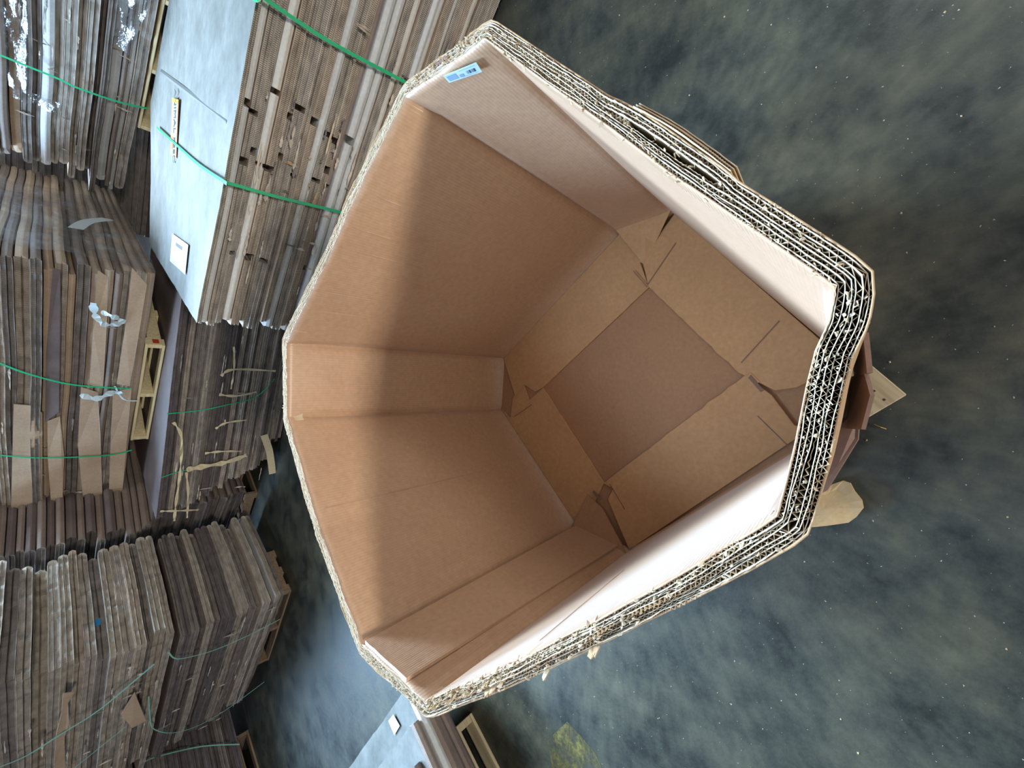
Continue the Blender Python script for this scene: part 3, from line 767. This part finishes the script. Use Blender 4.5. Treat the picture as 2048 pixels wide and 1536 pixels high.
# ------------------------------------------------------------------ straps, strips, film on the stacks' faces
PLN = {'S1': ((.411, 2.285), (1.749, 1.289)), 'S2': ((3.16, 3.51), (2.64, 4.72)), 'S3': ((.8, 3.76), (-.56, 5.01)), 'S3b': ((.65, 3.62), (-1.384, 4.612)),
       'S4B': ((-2.18, 3.70), (-3.91, 4.95)), 'S4A': ((-2.18, 3.70), (-1.58, 4.80)), 'S3R': ((.93, 3.64), (2.25, 5.85)), 'S5': ((-5.3, 4.1), (-4.02, 6.0))}
CAMXY = xy((0, -.7))
def pf(k, s, z, off=.03):
    A, B = xy(PLN[k][0]), xy(PLN[k][1]); d = (B-A).normalized(); n = Vector((-d.y, d.x))
    if n.dot(CAMXY-A) < 0: n = -n
    p = A+d*s+n*off; return Vector((p.x, p.y, z)), n, d
def smooth_pts(P, m=5):
    if len(P) < 3: return P
    out = []
    for i in range(len(P)-1):
        p0, p1, p2, p3 = P[max(0, i-1)], P[i], P[i+1], P[min(len(P)-1, i+2)]
        for q in range(m):
            t = q/m; out.append(.5*((2*p1)+(-p0+p2)*t+(2*p0-5*p1+4*p2-p3)*t*t+(-p0+3*p1-3*p2+p3)*t**3))
    out.append(P[-1]); return out
def band(name, P, nrm, w, mat, th=.0015, widths=None, parent=None):
    """flat ribbon along 3D points; nrm = surface normals"""
    P = [Vector(p) for p in P]; vs_ = []
    for i, p in enumerate(P):
        d = (P[min(i+1, len(P)-1)]-P[max(0, i-1)]).normalized(); n = nrm[i] if isinstance(nrm, list) else nrm
        sd = d.cross(n).normalized()*(widths[i] if widths else w)/2; vs_ += [tuple(p-sd), tuple(p+sd)]
    o = mesh(name, vs_, [(2*i, 2*i+1, 2*i+3, 2*i+2) for i in range(len(P)-1)], mat, parent)
    md = o.modifiers.new('t', 'SOLIDIFY'); md.thickness = th; md.offset = 1
    return o
def face_band(name, k, pts, w, mat, off=.03, label=None, cat=None, group=None, jit=0, taper=False):
    P = []; r = random.Random(len(pts)+int(pts[0][0]*100))
    for (s, z) in pts: p, n, d = pf(k, s, z, off+r.uniform(0, jit)); P.append(p)
    P = smooth_pts(P); n3_ = Vector((n.x, n.y, .15)).normalized()
    wd = [w*(.35+.9*abs(math.sin(i*.9+w*60))) if taper else w for i in range(len(P))]
    nn = [(n3_+Vector((fbm(i*.7, w*50), fbm(i*.6, 3), fbm(i*.8, 7)))*(.9 if taper else 0)).normalized() for i in range(len(P))]
    o = band(name, P, nn, w, mat, widths=wd)
    return tag(o, label, cat, group)
up = Vector((0, 0, 1)); g = 'green plastic straps round the bundles'
def strap1(label, top, front, k='S1'):
    P = [Vector((p[0], p[1], 1.1795)) for p in top]; N_ = [up]*len(P); n = None
    for (s, z) in front: p, n, d = pf(k, s, z, .034); P.append(p); N_.append(Vector((n.x, n.y, .0)))
    P2 = smooth_pts(P, 4); N2 = [N_[min(len(N_)-1, (i+2)//4)] for i in range(len(P2))]
    tag(band('plastic_strap', P2, N2, .017, M['strap'], .0015), label, 'strap', g)
strap1('green strap crossing the grey top and front of the grey-topped bundle', [(2.145, 3.576), (1.655, 2.754), (1.339, 2.221), (1.06, 1.705)], [(.858, 1.165), (.862, 1.10), (.876, .9), (.917, .521), (.95, .05)])
strap1('green strap at the upper right corner of the grey-topped bundle', [(2.9, 2.75), (2.252, 1.828), (1.74, 1.28)], [(1.69, 1.165), (1.69, 1.10), (1.698, .844), (1.753, .394), (1.77, .05)])
face_band('plastic_strap', 'S2', [(1.045, 1.997), (1.047, 1.845), (1.049, 1.682), (1.063, 1.58), (1.038, 1.331), (.98, 1.13)], .018, M['strap'], .085, 'green strap on the front of the far right bundle above the pallet', 'strap', g)
face_band('plastic_strap', 'S3', [(.76, 1.976), (.87, 1.831), (.986, 1.584), (1.03, 1.235)], .016, M['strap'], .085, 'green strap on the upper middle bundle, nearer its white film knot', 'strap', g)
face_band('plastic_strap', 'S3', [(1.824, 2.001), (1.914, 1.746), (1.963, 1.332), (1.916, 1.161)], .016, M['strap'], .085, 'green strap on the upper middle bundle, over its tan flaps', 'strap', g)
face_band('plastic_strap', 'S3b', [(.988, 1.034), (.964, .789), (.916, .593), (.831, .34), (.612, .193)], .010, M['strap'], .025, 'green strap down the middle of the leaning lower middle bundle', 'strap', g)
face_band('plastic_strap', 'S3b', [(1.696, 1.023), (1.66, .92), (1.645, .837)], .009, M['strap'], .025, 'short green strap end above a cream torn strip on the lower middle bundle', 'strap', g)
face_band('plastic_strap', 'S4B', [(.087, 1.162), (.454, 1.452), (.584, 1.664), (.678, 1.826), (.66, 1.953)], .014, M['strap_pale'], .11, 'loose pale green strap hanging across the upper left bundle', 'strap', g)
face_band('plastic_strap', 'S4B', [(.077, 1.067), (.226, 1.009), (.307, .905), (.382, .688), (.375, .396), (.322, .145)], .011, M['strap_pale'], .07, 'slack pale strap near the corner of the lower left bundle', 'strap', g)
face_band('plastic_strap', 'S4B', [(.69, 1.146), (1.158, 1.098), (1.428, 1.05), (1.748, .886), (1.932, .655), (1.912, .378), (1.69, .03)], .010, M['strap_pale'], .08, 'long drooping pale strap on the lower left bundle beside the rear pallet', 'strap', g)
face_band('twine', 'S4B', [(1.027, 1.27), (1.379, 1.594), (1.486, 1.635)], .006, M['strap_pale'], .10, 'thin pale twine hanging on the upper left bundle', 'twine')
face_band('plastic_strap', 'S5', [(1.251, .15), (1.454, .477), (1.586, .793), (1.637, .987), (1.586, 1.118)], .012, M['strap_pale'], .06, 'thin pale strap on the lower far left bundle', 'strap', g)

gs = 'torn cream liner strips on the lower middle bundle'
for q, (pts, w_, lb) in enumerate((
        ([(1.071, .985), (1.243, .913), (1.653, .891), (2.02, .893), (2.25, .889)], .022, 'long cream torn strip running down the upper sheets of the leaning bundle'),
        ([(1.663, .84), (1.918, .806), (2.25, .784)], .018, 'short cream torn strip hanging beside the long one on the leaning bundle'),
        ([(1.632, .842), (1.624, .726), (1.6, .515), (1.532, .34)], .055, 'widest cream torn paper strip folded across the leaning bundle'),
        ([(1.457, .71), (1.452, .575), (1.473, .394)], .022, 'cream torn strip just above the widest folded one'),
        ([(2.094, 1.007), (2.118, .886), (2.168, .696)], .020, 'cream torn strip nearest the left end of the leaning bundle'),
        ([(.785, .665), (.804, .521), (.76, .35)], .024, 'cream torn strip beside the green strap end on the leaning bundle'),
        ([(.584, .671), (.51, .578), (.512, .208)], .024, 'thin cream torn strip nearest the right of the leaning bundle'),
        ([(1.173, .652), (1.115, .57), (1.086, .397)], .020, 'cream torn strip bent at the centre of the leaning bundle'),
        ([(.273, .606), (.483, .577), (.73, .572)], .016, 'narrow cream torn strip lying along a sheet edge of the leaning bundle'))):
    face_band('torn_paper_strip', 'S3b', pts, w_, M['cream_strip'], .035, lb, 'paper strip', gs, .02, True)
face_band('torn_paper_strip', 'S3b', [(1.30, .20), (1.50, .12), (1.68, .07), (1.85, .03)], .07, M['cream_strip'], .04, 'cream cardboard tongue sticking out at the foot of the leaning bundle', 'paper strip', gs)
gw = 'scraps of white film on the upper middle bundle'
face_band('film_scrap', 'S3', [(.092, 1.518), (.234, 1.498), (.299, 1.438), (.267, 1.343), (.206, 1.4), (.19, 1.472)], .045, M['milky'], .08, 'looped scrap of white film on the upper middle bundle', 'plastic film', gw, .03, True)
face_band('film_scrap', 'S3', [(1.094, 1.551), (1.125, 1.458), (1.05, 1.35), (1.094, 1.298)], .05, M['milky'], .09, 'knotted scrap of white film tied at the green strap', 'plastic film', gw, .03, True)
face_band('film_scrap', 'S3', [(.999, 1.344), (1.16, 1.277), (1.195, 1.17)], .012, M['milky'], .08, 'thin tail of white film below the strap knot', 'plastic film', gw, .02, True)
face_band('film_scrap', 'S3R', [(.55, 1.60), (.85, 1.52), (1.1, 1.38)], .09, M['white_paper'], .10, 'white pointed scrap of film on the shiny wrapped side', 'plastic film', gw)

# crumpled clear film sheets wrapped on faces
def film(name, k, quad, off, label, nu=14, nv=10, amp=.02):
    vs_, fs = [], []
    for a in range(nu+1):
        for b in range(nv+1):
            u, v = a/nu, b/nv
            s = (quad[0][0]*(1-u)+quad[1][0]*u)*(1-v)+(quad[3][0]*(1-u)+quad[2][0]*u)*v
            z = (quad[0][1]*(1-u)+quad[1][1]*u)*(1-v)+(quad[3][1]*(1-u)+quad[2][1]*u)*v
            p, n, d = pf(k, s, z, off+amp*fbm(u*4+s, v*5, off*90)); vs_.append(tuple(p))
    for a in range(nu):
        for b in range(nv): q = a*(nv+1)+b; fs.append((q, q+nv+1, q+nv+2, q+1))
    return tag(mesh(name, vs_, fs, M['film'], None, None, None, True), label, 'plastic film', 'clear film wrapped round the bundles')
film('clear_film', 'S3R', [(-.05, 1.18), (1.9, 1.18), (1.9, 2.12), (-.05, 2.12)], .07, 'shiny clear film over the receding right side of the upper middle bundle', 30, 24, .05)
film('clear_film', 'S2', [(.45, 1.86), (1.35, 1.84), (1.35, 1.96), (.45, 1.99)], .05, 'strip of clear film along the top of the far right bundle')
film('clear_film', 'S2', [(-.05, 1.22), (.55, 1.30), (.50, 1.43), (-.05, 1.42)], .05, 'crumpled clear film beside the pallet edge of the far right bundle')
film('clear_film', 'S2', [(1.32, 1.66), (1.46, 1.68), (1.46, 1.94), (1.34, 1.95)], .05, 'small patch of clear film left of the strap on the far right bundle', 8, 8)

# folded-down tan flaps of the upper middle bundle's cartons, and of the left bundle
def nearest(items, z): return min(items, key=lambda o: abs(sum(v.co.z for v in o.data.vertices)/len(o.data.vertices)-z))
def flap(k, pts, items, mat, off=.07):
    zc = sum(p[1] for p in pts)/len(pts); par = nearest(items, zc); P = []
    for i, (s, z) in enumerate(pts): p, n, d = pf(k, s, z, off+.012*fbm(i*1.3, zc)); P.append(tuple(p))
    o = mesh('side_flap', P, [tuple(range(len(P)))], mat, par); md = o.modifiers.new('t', 'SOLIDIFY'); md.thickness = .007; md.offset = 0
    return o
for pts in ([(-.259, 1.325), (-.121, 1.226), (.514, 1.235), (1.01, 1.243), (.987, 1.331), (.305, 1.32)],
            [(-.186, 1.504), (-.134, 1.448), (.324, 1.431), (1.032, 1.415), (1.002, 1.5), (.387, 1.505)],
            [(1.015, 1.55), (1.094, 1.444), (1.67, 1.40), (2.75, 1.33), (2.70, 1.477), (1.792, 1.544)],
            [(1.094, 1.348), (1.03, 1.228), (2.74, 1.18), (2.82, 1.281), (1.827, 1.322)],
            [(1.43, 1.735), (1.384, 1.663), (1.922, 1.628), (2.635, 1.623), (2.70, 1.70), (1.903, 1.73)],
            [(1.213, 1.916), (1.239, 1.819), (1.333, 1.764), (2.85, 1.755), (2.98, 1.79), (2.9, 1.959)]):
    flap('S3', pts, s3, FACE['tan'])
flap('S3', [(-.145, 1.725), (-.134, 1.69), (.174, 1.679), (1.32, 1.67), (1.454, 1.749), (.678, 1.749)], s3, FACE['dark'])
flap('S4B', [(.485, 1.251), (1.171, 1.125), (1.156, 1.222), (.788, 1.316)], s4, FACE['tan'], .08)
flap('S4B', [(-.026, 1.662), (.038, 1.605), (.162, 1.634), (.481, 1.622), (.697, 1.641), (1.301, 1.624), (1.165, 1.691), (.556, 1.685), (.274, 1.664)], s4, FACE['tan'], .10)
# torn liner slivers, chewed corners and hanging bits on the raw sheet edges
def tone(c): return EDGE[c[1:]] if c[0] == '_' else M[c]
def tears(k, items, s0, s1, z0, z1, n, seed, size, off, cols=('kraft_edge', '_tan', '_brown', '_umber', '_pale')):
    r = random.Random(seed)
    for _ in range(n):
        sx, zz = r.uniform(s0, s1), r.uniform(z0, z1); L = size*r.uniform(.5, 2.6); h = r.uniform(.006, .019); par = nearest(items, zz)
        if r.random() < .3: L, h = h*1.2, L*.55                       # a bit that hangs down over its neighbours
        m = 7; up_, lo_ = [], []
        for q in range(m+1):
            t_ = q/m; w_ = h*(.12 if q in (0, m) else r.uniform(.25, 1.25))*(1-.5*t_); o_ = off+.006*r.random()
            a, n_, d_ = pf(k, sx+L*t_, zz+w_*.5+.003*r.uniform(-1, 1), o_); b, _, _ = pf(k, sx+L*t_, zz-w_*.5, o_+.006*r.random()); up_.append(tuple(a)); lo_.append(tuple(b))
        vs_ = up_+lo_; fs = [(q, q+1, m+2+q, m+1+q) for q in range(m)]
        o = mesh('torn_liner', vs_, fs, tone(r.choice(cols)), par); md = o.modifiers.new('t', 'SOLIDIFY'); md.thickness = .0015
tears('S1', s1, .02, 2.1, .15, 1.12, 60, 1, .09, .012)
tears('S1', s1, .55, 1.35, .35, 1.10, 34, 2, .05, .012, ('_tan', '_brown', 'kraft_out', '_dark'))
tears('S2', s2, -.05, 1.9, 1.22, 2.0, 46, 3, .10, .03, ('_tan', '_brown', '_umber', 'kraft_out'))
tears('S3', s3, .0, 2.6, 1.22, 2.0, 34, 4, .12, .035, ('_tan', '_brown', '_umber', 'kraft_out'))
tears('S3b', s3b, .1, 2.0, .12, .98, 36, 5, .10, .018, ('_tan', '_brown', '_umber'))
tears('S4B', s4, .0, 2.6, 1.06, 2.0, 50, 6, .14, .05, ('_tan', '_brown', '_umber'))
tears('S4B', s4b, .05, 2.2, .2, .96, 30, 7, .12, .03, ('_umber', '_brown'))
# grey end flap beside the pallet on the leaning bundle
o = band('blue_tape', [pf('S4A', .33, 1.475, .06)[0], pf('S4A', .40, 1.475, .06)[0]], Vector((.9, -.4, .1)), .05, M['blue_tape']); tag(o, 'small piece of blue tape on a folded edge of the upper left bundle', 'tape')

# ------------------------------------------------------------------ things on the floor
vs_ = [(-1.773, .372), (-1.944, .499), (-2.067, .47), (-2.3, .25), (-2.05, .0), (-1.90, .17), (-1.84, .21), (-1.80, .30)]
vs_ = [(x, y, .0015) for x, y in vs_]
yp = mesh('floor_paint', vs_, [tuple(range(len(vs_)))], M['yellow']); tag(yp, 'worn yellow paint mark on the dark concrete beside the small stack', 'floor marking')
r = random.Random(5); out = []
pap = [(-.499, -.600), (-.49, -.66), (-.476, -.70), (-.455, -.755), (-.43, -.775), (-.395, -.792), (-.37, -.788), (-.345, -.770), (-.322, -.760), (-.318, -.742), (-.335, -.715), (-.35, -.70), (-.30, -.64), (-.40, -.58)]
c0 = Vector((-.42, -.69)); P = []; F_ = []
for ring in (1.0, .66, .33):
    for q, (x, y) in enumerate(pap):
        p = c0.lerp(Vector((x, y)), ring); P.append((p.x, p.y, .055+.030*fbm(p.x*9, p.y*9, 1)+.05*max(0, (p.y+.70))))
m = len(pap); P.append((c0.x, c0.y, .06))
for rr in range(2):
    for q in range(m): a, b = rr*m+q, rr*m+(q+1) % m; F_.append((a, b, b+m, a+m))
for q in range(m): F_.append((2*m+q, 2*m+(q+1) % m, 3*m))
o = mesh('torn_kraft_flap', P, F_, M['kraft_paper']); md = o.modifiers.new('t', 'SOLIDIFY'); md.thickness = .006
tag(o, 'torn tan piece of kraft board sticking out under the left near corner of the box', 'cardboard')
o = band('straw', [(-.123, -.823, .004), (-.131, -.838, .012), (-.137, -.852, .004)], up, .002, M['yellow_print'], .0015); tag(o, 'short yellow straw lying on the floor beside the pallet corner', 'straw')
# grit
vs_, fs = [], []
for q in range(420):
    x, y = r.uniform(-2.5, 3.2), r.uniform(-2.6, 3.0); s_ = r.uniform(.0015, .005); k0 = len(vs_)
    for a in range(4): vs_.append((x+s_*math.cos(a*PI/2+q), y+s_*math.sin(a*PI/2+q)*r.uniform(.5, 1), .0005))
    vs_.append((x, y, s_*.9)); fs += [(k0+a, k0+(a+1) % 4, k0+4) for a in range(4)]
o = mesh('grit', vs_, fs, M['pine_grey']); tag(o, 'pale crumbs of grit scattered on the dark concrete floor', 'grit', kind='stuff')
